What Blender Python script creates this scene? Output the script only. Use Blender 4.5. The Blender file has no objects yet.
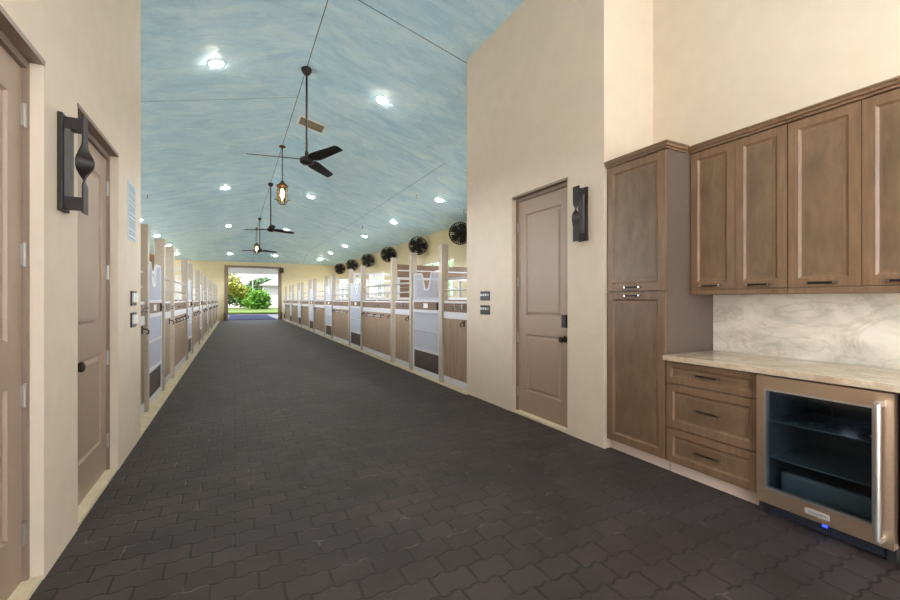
import bpy, bmesh, math, random
from mathutils import Vector, Matrix
random.seed(7)
PI = math.pi
S = bpy.context.scene
C = bpy.context.collection
H = 1.32                      # eye height
XL, XR = -0.80, 2.92          # faces of the two near walls along the aisle
XFL, XFR = -0.93, 2.96        # stall front planes
RX, RZ = 1.07, 5.17           # ridge
EL, ER, EZ = -4.44, 6.58, 3.79
YB, YE = -3.0, 30.35          # rear and far end walls
def zc(x, y=0.0): return min(RZ - .25*abs(x-RX), EZ + .25*(YE-y))

# ------------------------------------------------------------------ materials
def lin(r, g, b):
    f = lambda c: (c/255/12.92) if c <= 10 else ((c/255+.055)/1.055)**2.4
    return (f(r), f(g), f(b), 1)
class NT:
    def __init__(s, name):
        s.m = bpy.data.materials.new(name); s.m.use_nodes = True
        s.t = s.m.node_tree; s.n = s.t.nodes; s.b = s.n['Principled BSDF']
    def new(s, typ, **kw):
        n = s.n.new(typ)
        for k, v in kw.items(): setattr(n, k, v)
        return n
    def put(s, sock, v):
        if isinstance(v, bpy.types.NodeSocket): s.t.links.new(v, sock)
        else: sock.default_value = v
    def math(s, op, a, b=None, c=None):
        n = s.new('ShaderNodeMath', operation=op); s.put(n.inputs[0], a)
        if b is not None: s.put(n.inputs[1], b)
        if c is not None: s.put(n.inputs[2], c)
        return n.outputs[0]
    def coord(s, scale=(1,1,1), kind='Object'):
        tc = s.new('ShaderNodeTexCoord'); mp = s.new('ShaderNodeMapping')
        mp.inputs['Scale'].default_value = scale
        s.t.links.new(tc.outputs[kind], mp.inputs['Vector']); return mp.outputs[0]
    def noise(s, vec, scale, detail=4, rough=.55, dist=0):
        n = s.new('ShaderNodeTexNoise'); s.t.links.new(vec, n.inputs['Vector'])
        n.inputs['Scale'].default_value = scale; n.inputs['Detail'].default_value = detail
        n.inputs['Roughness'].default_value = rough; n.inputs['Distortion'].default_value = dist
        return n.outputs['Fac']
    def ramp(s, fac, stops):
        n = s.new('ShaderNodeValToRGB'); s.t.links.new(fac, n.inputs[0]); e = n.color_ramp.elements
        e[0].position, e[0].color = stops[0]; e[1].position, e[1].color = stops[-1]
        for p, c in stops[1:-1]:
            k = e.new(p); k.color = c
        return n.outputs[0]
    def mix(s, fac, a, b, blend='MIX'):
        n = s.new('ShaderNodeMix', data_type='RGBA', blend_type=blend)
        s.put(n.inputs[0], fac); s.put(n.inputs[6], a); s.put(n.inputs[7], b); return n.outputs[2]
    def bump(s, h, strength=.3, dist=.01):
        n = s.new('ShaderNodeBump'); n.inputs['Strength'].default_value = strength
        n.inputs['Distance'].default_value = dist; s.t.links.new(h, n.inputs['Height'])
        s.t.links.new(n.outputs[0], s.b.inputs['Normal'])
    def base(s, v, rough=.6, metal=0, spec=.5):
        s.put(s.b.inputs['Base Color'], v); s.put(s.b.inputs['Roughness'], rough)
        s.b.inputs['Metallic'].default_value = metal; s.b.inputs['Specular IOR Level'].default_value = spec
M = {}
def plain(name, rgb, rough=.6, metal=0, spec=.5, var=.06, scale=18, bump=0):
    k = NT(name); c = lin(*rgb); v = k.coord()
    f = k.noise(v, scale, 3)
    lo = tuple(x*(1-var) for x in c[:3])+(1,); hi = tuple(min(1, x*(1+var)) for x in c[:3])+(1,)
    k.base(k.ramp(f, [(.3, lo), (.7, hi)]), rough, metal, spec)
    if bump: k.bump(k.noise(v, scale*8, 2), bump, .004)
    M[name] = k.m; return k
def emit(name, rgb, strength):
    k = NT(name); k.b.inputs['Base Color'].default_value = lin(*rgb)
    k.b.inputs['Emission Color'].default_value = lin(*rgb); k.b.inputs['Emission Strength'].default_value = strength
    M[name] = k.m
def wood(name, a, b, rough=.45, stretch=(14,14,1.2), scale=3, blotch=.35):
    k = NT(name); v = k.coord(stretch); f = k.noise(v, scale, 6, .6, .6)
    g = k.noise(k.coord(), 3.2, 4)
    c = k.ramp(f, [(.3, lin(*a)), (.7, lin(*b))])
    d = k.ramp(g, [(.3, (1-blotch,)*3+(1,)), (.7, (1,1,1,1))])
    k.base(k.mix(1.0, c, d, 'MULTIPLY'), rough); k.bump(f, .06, .002); M[name] = k.m
plain('cream_plaster', (213,196,177), .75, var=.03, scale=6, bump=.12)
plain('end_plaster', (206,193,158), .75, var=.03, scale=4, bump=.05)
plain('concrete', (205,190,160), .8, var=.12, scale=9, bump=.2)
plain('door_paint', (158,134,116), .38, var=.02)
plain('frame_paint', (134,114,99), .45, var=.03)
plain('jamb_paint', (196,176,158), .55, var=.03)
plain('black_iron', (44,38,37), .5, .3, var=.25, scale=30)
plain('dark_bronze', (48,42,40), .4, .6, var=.1)
plain('fan_black', (24,24,26), .5, 0, spec=.3, var=.1)
plain('chrome', (205,205,205), .22, 1, var=.02)
plain('hinge_nickel', (168,162,156), .4, .8, var=.05)
plain('white_steel', (200,199,203), .45, 0, var=.03)
plain('mesh_steel', (184,188,202), .45, 0, var=.03)
plain('post_steel', (176,163,148), .5, .15, var=.05)
plain('rail_steel', (172,168,164), .35, .7, var=.06)
plain('white_plastic', (235,235,232), .4, var=.01)
plain('switch_black', (40,38,40), .4, var=.1)
plain('sign_plate', (186,198,204), .5, var=.02)
plain('sign_ink', (96,110,124), .6, var=.05)
plain('toe_board', (206,188,176), .6, var=.04)
plain('cabinet_side', (98,84,75), .5, var=.04)
plain('rubber_dark', (30,30,34), .6, var=.1)
plain('grille_blue', (52,58,74), .45, .2, var=.1)
plain('fridge_liner', (62,72,78), .4, var=.05)
plain('fridge_shelf', (84,100,106), .25, var=.05)
plain('plate_grey', (196,192,188), .35, .3, var=.02)
plain('lamp_grey', (84,80,78), .6, var=.05)
plain('stone_pale', (196,184,164), .6, var=.08)
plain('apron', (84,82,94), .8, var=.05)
plain('shade_blue', (34,37,62), .95, spec=.1, var=.1)
plain('gravel', (136,128,116), .9, var=.15, scale=4)
plain('lawn', (80,100,42), .9, var=.35, scale=3)
plain('yard_white', (190,189,192), .8, var=.02)
plain('roof_pale', (112,114,120), .8, var=.06)
plain('bark', (120,98,76), .9, var=.2)
plain('shavings', (196,168,128), .95, var=.2, scale=12)
plain('louver', (150,140,118), .5, .2, var=.05)
plain('lantern_bronze', (92,72,50), .4, .7, var=.15)
plain('curtain_white', (214,220,226), .6, var=.02)
plain('leaf_yellow', (138,138,54), .7, var=.4, scale=2)
plain('leaf_green', (84,128,34), .7, var=.45, scale=2)
plain('leaf_mid', (66,94,46), .7, var=.4, scale=2)
emit('lamp_lens', (255,243,224), 1.0)
emit('bulb_glow', (255,220,165), 30)
emit('fridge_led', (226,238,255), 3)
emit('blue_led', (40,60,255), 2.0)
wood('cabinet_wood', (116,89,67), (138,109,84), .38, blotch=.22)
wood('cabinet_panel', (110,86,66), (134,108,84), .38, stretch=(6,6,1.5), blotch=.3)
wood('stall_wood', (142,114,90), (166,137,112), .5, stretch=(10,10,.8), blotch=.12)
wood('brown_board', (106,78,58), (132,100,74), .5, stretch=(1,10,10), blotch=.15)
wood('kick_wood', (58,44,38), (84,66,56), .6, stretch=(1,10,10), blotch=.2)
# stainless steel, brushed sideways
k = NT('stainless'); f = k.noise(k.coord((1.5,1.5,90)), 6, 3)
k.base(k.ramp(f, [(.3, lin(222,196,170)), (.7, lin(236,212,188))]), .38, 1); M['stainless'] = k.m
k = NT('stainless_bright'); f = k.noise(k.coord((30,30,1)), 6, 3)
k.base(k.ramp(f, [(.3, lin(225,222,220)), (.7, lin(240,238,236))]), .34, 1); M['stainless_bright'] = k.m
# thin glass: clear pane with a glossy coat
def glass(name, tint, gl):
    k = NT(name); out = k.n['Material Output']
    tr = k.new('ShaderNodeBsdfTransparent'); tr.inputs[0].default_value = tint
    gs = k.new('ShaderNodeBsdfGlossy'); gs.inputs['Roughness'].default_value = .04
    lw = k.new('ShaderNodeLayerWeight'); lw.inputs['Blend'].default_value = .5
    fac = k.math('ADD', k.math('MULTIPLY', k.math('POWER', lw.outputs['Facing'], 4.5), .6*gl), .02*gl)
    mx = k.new('ShaderNodeMixShader'); k.t.links.new(fac, mx.inputs[0])
    k.t.links.new(tr.outputs[0], mx.inputs[1]); k.t.links.new(gs.outputs[0], mx.inputs[2])
    k.t.links.new(mx.outputs[0], out.inputs[0]); M[name] = k.m
glass('pane_glass', (.97,.985,.985,1), .7)
glass('fridge_glass', (.76,.80,.84,1), 1.2)
glass('lantern_glass', (.98,.94,.86,1), .6)
# interlocking rubber pavers
def pavers():
    k = NT('rubber_pavers'); tc = k.new('ShaderNodeTexCoord'); sp = k.new('ShaderNodeSeparateXYZ')
    k.t.links.new(tc.outputs['Object'], sp.inputs[0]); x, y = sp.outputs[0], sp.outputs[1]
    P, R = .205, .140
    # dog-bone edge: a clipped sine
    s1 = k.math('SINE', k.math('MULTIPLY', x, 4*PI/P))
    w = k.math('MULTIPLY', k.math('MINIMUM', k.math('MAXIMUM', k.math('MULTIPLY', s1, 1.6), -1), 1), .0075)
    v = k.math('DIVIDE', k.math('ADD', y, w), R); row = k.math('FLOOR', v); fv = k.math('SUBTRACT', v, row)
    odd = k.math('MODULO', k.math('ABSOLUTE', row), 2)
    u = k.math('ADD', k.math('DIVIDE', x, P), k.math('MULTIPLY', odd, .5)); col = k.math('FLOOR', u); fu = k.math('SUBTRACT', u, col)
    ev = k.math('MULTIPLY', k.math('MINIMUM', fv, k.math('SUBTRACT', 1, fv)), R)
    eu = k.math('MULTIPLY', k.math('MINIMUM', fu, k.math('SUBTRACT', 1, fu)), P)
    e = k.math('MINIMUM', ev, eu)
    j = k.new('ShaderNodeMapRange'); k.put(j.inputs[0], e); j.inputs[1].default_value = .003; j.inputs[2].default_value = .009
    joint = j.outputs[0]
    cx = k.new('ShaderNodeCombineXYZ'); k.put(cx.inputs[0], col); k.put(cx.inputs[1], row)
    wn = k.new('ShaderNodeTexWhiteNoise', noise_dimensions='3D'); k.t.links.new(cx.outputs[0], wn.inputs['Vector'])
    tone = k.ramp(wn.outputs['Value'], [(0, lin(51,45,46)), (1, lin(62,55,56))])
    big = k.noise(k.coord(), 1.3, 7, .68, .6)
    tone = k.mix(1.0, tone, k.ramp(big, [(.3, (.56,.54,.55,1)), (.7, (1.45,1.42,1.42,1))]), 'MULTIPLY')
    tint = k.noise(k.coord((.7,1.3,1)), 1.9, 5, .6)
    tone = k.mix(1.0, tone, k.ramp(tint, [(.35, (1.08,.95,.90,1)), (.65, (.97,1.0,1.05,1))]), 'MULTIPLY')
    grain = k.noise(k.coord(), 160, 2)
    tone = k.mix(1.0, tone, k.ramp(grain, [(.3, (.8,.8,.8,1)), (.7, (1.18,1.18,1.18,1))]), 'MULTIPLY')
    # sandy dust that settled in some joints, and a few pale crumbs
    dust = k.ramp(k.noise(k.coord(), 6.0, 3), [(.56, (0,0,0,1)), (.68, (1,1,1,1))])
    jc = k.mix(dust, lin(26,23,23), lin(92,87,84))
    worn = k.ramp(k.noise(k.coord(), .8, 4), [(.40, (0,0,0,1)), (.70, (.5,.5,.5,1))])
    c = k.mix(k.math('MAXIMUM', joint, worn), jc, tone)
    cr = k.new('ShaderNodeTexVoronoi'); k.t.links.new(k.coord(), cr.inputs['Vector']); cr.inputs['Scale'].default_value = 3.0
    crumb = k.math('LESS_THAN', cr.outputs['Distance'], .014)
    c = k.mix(crumb, c, lin(170,165,155))
    k.base(c, .62, 0, .45)
    hgt = k.math('ADD', joint, k.math('MULTIPLY', grain, .12))
    k.bump(hgt, .55, .006); M['rubber_pavers'] = k.m
pavers()
# pale blue brushed ceiling with board joints
def ceiling_mat():
    k = NT('blue_ceiling'); tc = k.new('ShaderNodeTexCoord'); sp = k.new('ShaderNodeSeparateXYZ')
    k.t.links.new(tc.outputs['Object'], sp.inputs[0]); x, y = sp.outputs[0], sp.outputs[1]
    a = k.noise(k.coord((1.0,1.9,1)), 1.3, 9, .66, .9); b = k.noise(k.coord((1.6,5,1)), 2.6, 6, .66, .8)
    c = k.ramp(a, [(.26, lin(168,212,236)), (.5, lin(198,232,249)), (.74, lin(226,247,254))])
    c = k.mix(1.0, c, k.ramp(b, [(.3, (.88,.9,.91,1)), (.7, (1.05,1.04,1.04,1))]), 'MULTIPLY')
    def band(v, at, hw): return k.math('LESS_THAN', k.math('ABSOLUTE', k.math('SUBTRACT', v, at)), hw)
    def over(v, at): return k.math('GREATER_THAN', v, at)
    lines = [band(x, RX, .0065),
             k.math('MULTIPLY', band(y, 5.22, .008), over(x, RX)),
             k.math('MULTIPLY', band(y, 8.42, .006), k.math('LESS_THAN', x, RX)),
             k.math('MULTIPLY', k.math('MULTIPLY', band(x, 4.2, .008), over(y, 8.4)), .7),
             k.math('MULTIPLY', k.math('MULTIPLY', band(y, 8.42, .008), over(x, RX)), .35),
             k.math('MULTIPLY', band(y, 15.7, .008), .4)]
    t = lines[0]
    for l in lines[1:]: t = k.math('MAXIMUM', t, l)
    c = k.mix(t, c, lin(88,102,106))
    k.base(c, .58, 0, .3); k.bump(k.math('ADD', a, k.math('MULTIPLY', b, .7)), .5, .035); M['blue_ceiling'] = k.m
ceiling_mat()
def stone():
    k = NT('quartzite'); v = k.coord((1,1,1.4)); n1 = k.noise(v, 2.2, 9, .64, .9); n2 = k.noise(k.coord((.6,1.2,2.2)), 2.0, 8, .6, 1.2)
    c = k.ramp(n1, [(.25, lin(170,168,158)), (.42, lin(208,202,190)), (.55, lin(226,220,208)), (.75, lin(238,235,228))])
    vein = k.ramp(n2, [(.46, (1,1,1,1)), (.5, (.80,.78,.73,1)), (.54, (1,1,1,1))])
    k.base(k.mix(.8, c, vein, 'MULTIPLY'), .22); M['quartzite'] = k.m
    k = NT('quartzite_top'); v = k.coord((1,1,1)); n1 = k.noise(v, 3.5, 9, .66, 1.4); n2 = k.noise(v, 8, 8, .6, 2)
    c = k.ramp(n1, [(.25, lin(178,152,128)), (.5, lin(200,180,158)), (.75, lin(220,208,192))])
    vein = k.ramp(n2, [(.44, (1,1,1,1)), (.5, (.78,.74,.68,1)), (.56, (1,1,1,1))])
    k.base(k.mix(.7, c, vein, 'MULTIPLY'), .16); M['quartzite_top'] = k.m
stone()

# ------------------------------------------------------------------ mesh helpers
class MB:
    def __init__(s): s.b = bmesh.new()
    def box(s, x0, x1, y0, y1, z0, z1):
        if x0 > x1: x0, x1 = x1, x0
        if y0 > y1: y0, y1 = y1, y0
        vs = [s.b.verts.new(p) for p in ((x0,y0,z0),(x1,y0,z0),(x1,y1,z0),(x0,y1,z0),(x0,y0,z1),(x1,y0,z1),(x1,y1,z1),(x0,y1,z1))]
        for f in ((0,3,2,1),(4,5,6,7),(0,1,5,4),(1,2,6,5),(2,3,7,6),(3,0,4,7)): s.b.faces.new([vs[i] for i in f])
        return s
    def face(s, *pts): s.b.faces.new([s.b.verts.new(p) for p in pts]); return s
    def tube(s, pts, r, n=8, closed=False, caps=True):
        pts = [Vector(p) for p in pts]; rs = r if isinstance(r, (list, tuple)) else [r]*len(pts)
        rings = []; N = len(pts); ref = None
        for i, p in enumerate(pts):
            if closed: t = pts[(i+1) % N]-pts[i-1]
            else: t = pts[min(i+1, N-1)]-pts[max(i-1, 0)]
            t.normalize()
            if ref is None: ref = Vector((0,0,1)) if abs(t.z) < .9 else Vector((1,0,0))
            a = ref - t*ref.dot(t)
            if a.length < 1e-4: a = t.orthogonal()
            a.normalize(); ref = a; b = t.cross(a)
            rings.append([s.b.verts.new(p+(a*math.cos(q*2*PI/n)+b*math.sin(q*2*PI/n))*rs[i]) for q in range(n)])
        m = N if closed else N-1
        for i in range(m):
            A, B = rings[i], rings[(i+1) % N]
            for q in range(n): s.b.faces.new((A[q], A[(q+1) % n], B[(q+1) % n], B[q]))
        if caps and not closed:
            s.b.faces.new(rings[0][::-1]); s.b.faces.new(rings[-1])
        return s
    def lathe(s, prof, n=20, o=(0,0,0), mtx=None):
        o = Vector(o); rings = []
        for r, z in prof:
            ring = []
            for q in range(n):
                p = Vector((r*math.cos(q*2*PI/n), r*math.sin(q*2*PI/n), z))
                if mtx: p = mtx @ p
                ring.append(s.b.verts.new(p+o))
            rings.append(ring)
        for A, B in zip(rings, rings[1:]):
            for q in range(n): s.b.faces.new((A[q], A[(q+1) % n], B[(q+1) % n], B[q]))
        s.b.faces.new(rings[0][::-1]); s.b.faces.new(rings[-1]); return s
    def prism(s, poly, y0, y1, axis='y'):
        """poly is a list of (a, b): extruded along axis"""
        def P(a, b, t): return (a, t, b) if axis == 'y' else ((t, a, b) if axis == 'x' else (a, b, t))
        A = [s.b.verts.new(P(a, b, y0)) for a, b in poly]; B = [s.b.verts.new(P(a, b, y1)) for a, b in poly]
        n = len(poly); s.b.faces.new(A); s.b.faces.new(B[::-1])
        for i in range(n): s.b.faces.new((A[i], B[i], B[(i+1) % n], A[(i+1) % n]))
        return s
    def front(s, x0, x1, z0, z1, y, t, rects, prof):
        """a slab whose front (facing -y, at y) is moulded: rects share xa..xb, stacked upwards; prof = [(inset, depth)]"""
        xa, xb = rects[0][0], rects[0][1]
        q = lambda a, b, c, d, yy=y: s.face((a,yy,c),(b,yy,c),(b,yy,d),(a,yy,d))
        q(x0, xa, z0, z1); q(xb, x1, z0, z1)
        zz = z0
        for (a, b, c, d) in rects: q(xa, xb, zz, c); zz = d
        q(xa, xb, zz, z1)
        for (a, b, c, d) in rects:
            pi, pd = 0, 0
            for ins, dep in prof:
                o = [(a+pi,y+pd,c+pi),(b-pi,y+pd,c+pi),(b-pi,y+pd,d-pi),(a+pi,y+pd,d-pi)]
                n = [(a+ins,y+dep,c+ins),(b-ins,y+dep,c+ins),(b-ins,y+dep,d-ins),(a+ins,y+dep,d-ins)]
                for i in range(4): s.face(o[i], o[(i+1) % 4], n[(i+1) % 4], n[i])
                pi, pd = ins, dep
            q(a+pi, b-pi, c+pi, d-pi, y+pd)
        # sides and back
        y1 = y+t
        s.face((x0,y1,z0),(x0,y1,z1),(x1,y1,z1),(x1,y1,z0))
        s.face((x0,y,z0),(x0,y,z1),(x0,y1,z1),(x0,y1,z0)); s.face((x1,y,z0),(x1,y1,z0),(x1,y1,z1),(x1,y,z1))
        s.face((x0,y,z1),(x1,y,z1),(x1,y1,z1),(x0,y1,z1)); s.face((x0,y,z0),(x0,y1,z0),(x1,y1,z0),(x1,y,z0))
        return s
    def build(s, name, mat, parent=None, loc=None, smooth=False, bevel=0, weld=True):
        if weld: bmesh.ops.remove_doubles(s.b, verts=s.b.verts, dist=1e-5)
        bmesh.ops.recalc_face_normals(s.b, faces=s.b.faces)
        me = bpy.data.meshes.new(name); s.b.to_mesh(me); s.b.free()
        o = bpy.data.objects.new(name, me); C.objects.link(o); me.materials.append(M[mat])
        if smooth:
            for p in me.polygons: p.use_smooth = True
        if bevel:
            bv = o.modifiers.new('bevel', 'BEVEL'); bv.width = bevel; bv.segments = 2; bv.limit_method = 'ANGLE'
        if loc is not None: o.location = loc
        if parent is not None: o.parent = parent
        return o
def smooth_by_angle(o, deg=40):
    me = o.data
    for p in me.polygons: p.use_smooth = True
    me.set_sharp_from_angle(angle=math.radians(deg)); return o
def tag(o, label, cat, group=None, kind=None):
    o['label'] = label; o['category'] = cat
    if group: o['group'] = group
    if kind: o['kind'] = kind
    return o
def struct(o, label=None):
    o['kind'] = 'structure'
    if label: o['label'] = label
    return o
def thing(name, label, cat, loc=(0,0,0), rz=0, group=None):
    o = bpy.data.objects.new(name, None); o.empty_display_size = .1; C.objects.link(o)
    o.location = loc; o.rotation_euler = (0,0,rz); return tag(o, label, cat, group)
def dup(root, loc, rz=None, label=None, group=None):
    def cp(o, parent):
        c = o.copy(); C.objects.link(c)
        if parent is not None: c.parent = parent
        for ch in [x for x in S.objects if x.parent == o]: cp(ch, c)
        return c
    r = cp(root, None); r.location = loc
    if rz is not None: r.rotation_euler = (0,0,rz)
    if label: r['label'] = label
    if group: r['group'] = group
    return r
RIGHT, LEFT = -PI/2, PI/2         # fronts face the aisle from the right / from the left
ORD = ['first','second','third','fourth','fifth','sixth','seventh','eighth']

# ------------------------------------------------------------------ shell
struct(MB().box(XL-.02, 3.56, YB, 5.10, -.06, 0).box(XL, XR-.05, 5.10, YE+.25, -.06, 0).build('floor', 'rubber_pavers'), 'dark charcoal interlocking rubber paver aisle floor')
struct(MB().box(EL, XL-.0005, 4.95, YE, -.06, .012).build('trim_1', 'concrete'), 'pale concrete kerb and slab under the left stalls')
struct(MB().box(XR-.05, ER, 5.10, YE, -.06, .012).build('trim_2', 'concrete'), 'pale concrete kerb and slab under the right stalls')
b = MB(); NY = 40
b.face((EL,YB,EZ),(RX,YB,RZ),(RX,YE-5.51,RZ),(EL,YE,EZ))
b.face((RX,YB,RZ),(ER,YB,EZ),(ER,YE,EZ),(RX,YE-5.51,RZ))
b.face((EL,YE,EZ),(RX,YE-5.51,RZ),(ER,YE,EZ))
struct(b.build('ceiling', 'blue_ceiling'), 'pale blue pitched ceiling with a hipped far end')
def wall_x(name, x0, x1, spans, top, openings, mat, label):
    """wall running along Y; openings = (ya, yb, za, zb)"""
    m = MB(); y = spans[0]
    for (ya, yb, za, zb) in openings:
        if ya > y: m.box(x0, x1, y, ya, 0, top)
        m.box(x0, x1, ya, yb, zb, top)
        if za > 0: m.box(x0, x1, ya, yb, 0, za)
        y = yb
    if y < spans[1]: m.box(x0, x1, y, spans[1], 0, top)
    return struct(m.build(name, mat, weld=False), label)
DA, DB, DR = (1.69, 2.65), (3.12, 4.08), (3.145, 4.075)
wall_x('wall_left', XL-.14, XL, (YB, 4.95), zc(XL), [(DA[0],DA[1],0,2.45),(DB[0],DB[1],0,2.45)], 'cream_plaster', 'cream plaster wall with two brown doors on the left')
wall_x('wall_right', XR, XR+.14, (2.69, 5.16), zc(XR), [(DR[0],DR[1],0,2.53)], 'cream_plaster', 'cream plaster wall with one brown door on the right')
struct(MB().box(EL, XL-.14, 4.83, 4.95, 0, 5.1).build('wall_left_return', 'cream_plaster'))
struct(MB().box(XR+.14, ER, 5.04, 5.16, 0, 5.1).build('wall_right_return', 'cream_plaster'))
struct(MB().box(XR+.14, 3.69, 2.69, 2.81, 0, zc(3.1)).build('wall_alcove_return', 'cream_plaster'))
struct(MB().box(3.57, 3.69, YB, 2.69, 0, zc(3.57)).build('wall_alcove_back', 'cream_plaster'), 'cream plaster wall behind the cabinets')
# outer walls with a window in each stall
stall_y = [(5.16, 8.39)] + [(8.39+3.66*i, 8.39+3.66*(i+1)) for i in range(6)]
WZ = (1.45, 2.75)
ops = [((a+c)/2-1.35, (a+c)/2+1.35, WZ[0], WZ[1]) for a, c in stall_y]
wall_x('wall_outer_right', ER, ER+.15, (5.04, YE+.2), EZ, ops, 'end_plaster', 'pale yellow outer wall behind the right stalls')
wall_x('wall_outer_left', EL-.15, EL, (4.83, YE+.2), EZ, ops, 'end_plaster', 'pale yellow outer wall behind the left stalls')
OX0, OX1, OZ = -.42, 2.70, 3.42       # far opening
struct(MB().box(EL, OX0, YE, YE+.2, 0, EZ).box(OX1, ER, YE, YE+.2, 0, EZ).box(OX0, OX1, YE, YE+.2, OZ, EZ).build('wall_end', 'end_plaster', weld=False), 'pale yellow far end wall around the open roller door')
# rear gable with the open entrance behind the viewer
struct(MB().box(EL, XL, YB-.15, YB, 0, 5.2).box(3.57, ER, YB-.15, YB, 0, 5.2).box(XL, 3.57, YB-.15, YB, 4.35, 5.3).build('wall_rear', 'cream_plaster', weld=False), 'rear gable wall around the open entrance')
# windows
n = 0
for side, X in (('right', ER), ('left', EL)):
    for i, (ya, yb, za, zb) in enumerate(ops):
        n += 1; sx = 1 if side == 'right' else -1
        w = struct(thing('window_%d' % n, '', 'window', (X+sx*.05, (ya+yb)/2, za)), 'white gridded window at the back of the %s stall on the %s' % (ORD[i], side))
        del w['category']
        hw = (yb-ya)/2; hh = zb-za; m = MB()
        m.box(0, sx*.06, -hw, -hw+.05, 0, hh).box(0, sx*.06, hw-.05, hw, 0, hh).box(0, sx*.06, -hw, hw, 0, .05).box(0, sx*.06, -hw, hw, hh-.05, hh)
        m.build('window_frame', 'white_steel', w, weld=False)
        m = MB()
        for q in range(1, 8): m.box(sx*.01, sx*.04, -hw+q*hw/4-.012, -hw+q*hw/4+.012, .05, hh-.05)
        for q in (1, 2, 3): m.box(sx*.012, sx*.038, -hw+.05, hw-.05, q*hh/4-.012, q*hh/4+.012)
        m.build('muntins', 'white_steel', w, weld=False)
        MB().box(sx*.024, sx*.027, -hw+.04, hw-.04, .04, hh-.04).build('pane', 'pane_glass', w)

# ------------------------------------------------------------------ doors in the near walls
def room_door(num, X, span, h, rz, label, knob_at, keypad):
    yc = (span[0]+span[1])/2; hw = (span[1]-span[0])/2
    t = thing('door_%d' % num, label, 'door', (X, yc, 0), rz); struct(t); del t['category']
    J = .028
    # plastered reveal strips, threshold and the wooden head
    for s in (-1, 1): MB().box(s*(hw+.001), s*(hw-.006), .0, .075, 0, h).build('reveal', 'cream_plaster', t)
    MB().box(-hw, hw, .004, .14, 0, .022).build('threshold', 'concrete', t)
    m = MB().box(-hw, hw, -.004, .075, h-.022, h+.002)
    m.build('head_board', 'frame_paint', t)
    m = MB().prism([(-hw,.02),(-hw,h-.02),(hw,h-.02),(hw,.02),(hw-J,.02),(hw-J,h-.06),(-hw+J,h-.06),(-hw+J,.02)], .05, .13)
    m.build('door_frame', 'frame_paint', t, weld=False)
    lw = hw-J-.004; top = h-.065
    m = MB().front(-lw, lw, .03, top, .068, .04, [(-lw+.14, lw-.14, .28, .93), (-lw+.14, lw-.14, 1.14, top-.16)],
                   [(.008,.012),(.02,.012),(.045,.003),(.06,.003)])
    m.build('door_leaf', 'door_paint', t)
    s = knob_at      # +1: knob at +x
    kx = s*(lw-.075)
    kb = MB(); rot = Matrix.Rotation(PI/2, 3, 'X')
    kb.lathe([(.034,0),(.034,.008),(.014,.012),(.012,.035),(.024,.042),(.032,.056),(.030,.068),(.018,.076)], 20, (kx, .068, .92), rot)
    smooth_by_angle(kb.build('knob', 'dark_bronze', t))
    if keypad:
        MB().box(kx-.034, kx+.034, .040, .068, 1.04, 1.17).build('keypad', 'switch_black', t, bevel=.006)
    for z in (.25, .88, 1.53, 2.17):
        hx = -s*(lw+.002)
        hb = MB().tube([(hx, .060, z-.055), (hx, .060, z+.055)], .0085, 10)
        hb.box(hx-.016, hx+.016, .058, .0685, z-.05, z+.05)
        hb.build('hinge', 'hinge_nickel', t, weld=False)
    return t
room_door(1, XL, DA, 2.45, LEFT, 'brown two-panel door cut off by the left picture edge', -1, False)
room_door(2, XL, DB, 2.45, LEFT, 'brown two-panel door in the left wall beside the iron sconce', -1, False)
room_door(3, XR, DR, 2.53, RIGHT, 'brown two-panel door with black keypad in the right wall', 1, True)

# ------------------------------------------------------------------ twisted iron sconces
def sconce(loc, rz, label):
    t = thing('wall_sconce', label, 'wall light', loc, rz, 'twisted iron sconces')
    hh = .25
    MB().box(-.055, .055, -.022, 0, -hh, hh).build('back_plate', 'black_iron', t, bevel=.003)
    MB().box(-.030, .030, -.045, -.022, -hh+.02, hh-.02).build('lamp_strip', 'lamp_grey', t)
    for z0 in (hh-.075, -hh+.015): MB().box(-.034, .034, -.093, -.02, z0, z0+.06).build('arm', 'black_iron', t)
    N = 60; rows = []; b = MB()
    for i in range(N+1):
        z = -hh-.005 + (2*hh+.01)*i/N; q = abs(z)/hh
        s = max(0, min(1, (z/hh+.48)/.96)); s = s*s*(3-2*s); a = PI*s
        w = .040
        d = Vector((math.cos(a), math.sin(a), 0)); nn = Vector((-math.sin(a), math.cos(a), 0))*.004
        c0 = Vector((0, -.098, z))
        rows.append([b.b.verts.new(c0+d*w+nn), b.b.verts.new(c0-d*w+nn), b.b.verts.new(c0-d*w-nn), b.b.verts.new(c0+d*w-nn)])
    for A, B in zip(rows, rows[1:]):
        for q in range(4): b.b.faces.new((A[q], A[(q+1) % 4], B[(q+1) % 4], B[q]))
    b.b.faces.new(rows[0]); b.b.faces.new(rows[-1][::-1])
    smooth_by_angle(b.build('twisted_ribbon', 'black_iron', t))
sconce((XL, 2.86, 2.03), LEFT, 'black twisted iron sconce between the two brown doors on the left')
sconce((XR, 2.93, 2.12), RIGHT, 'black twisted iron sconce between right-hand door and tall cabinet')

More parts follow.
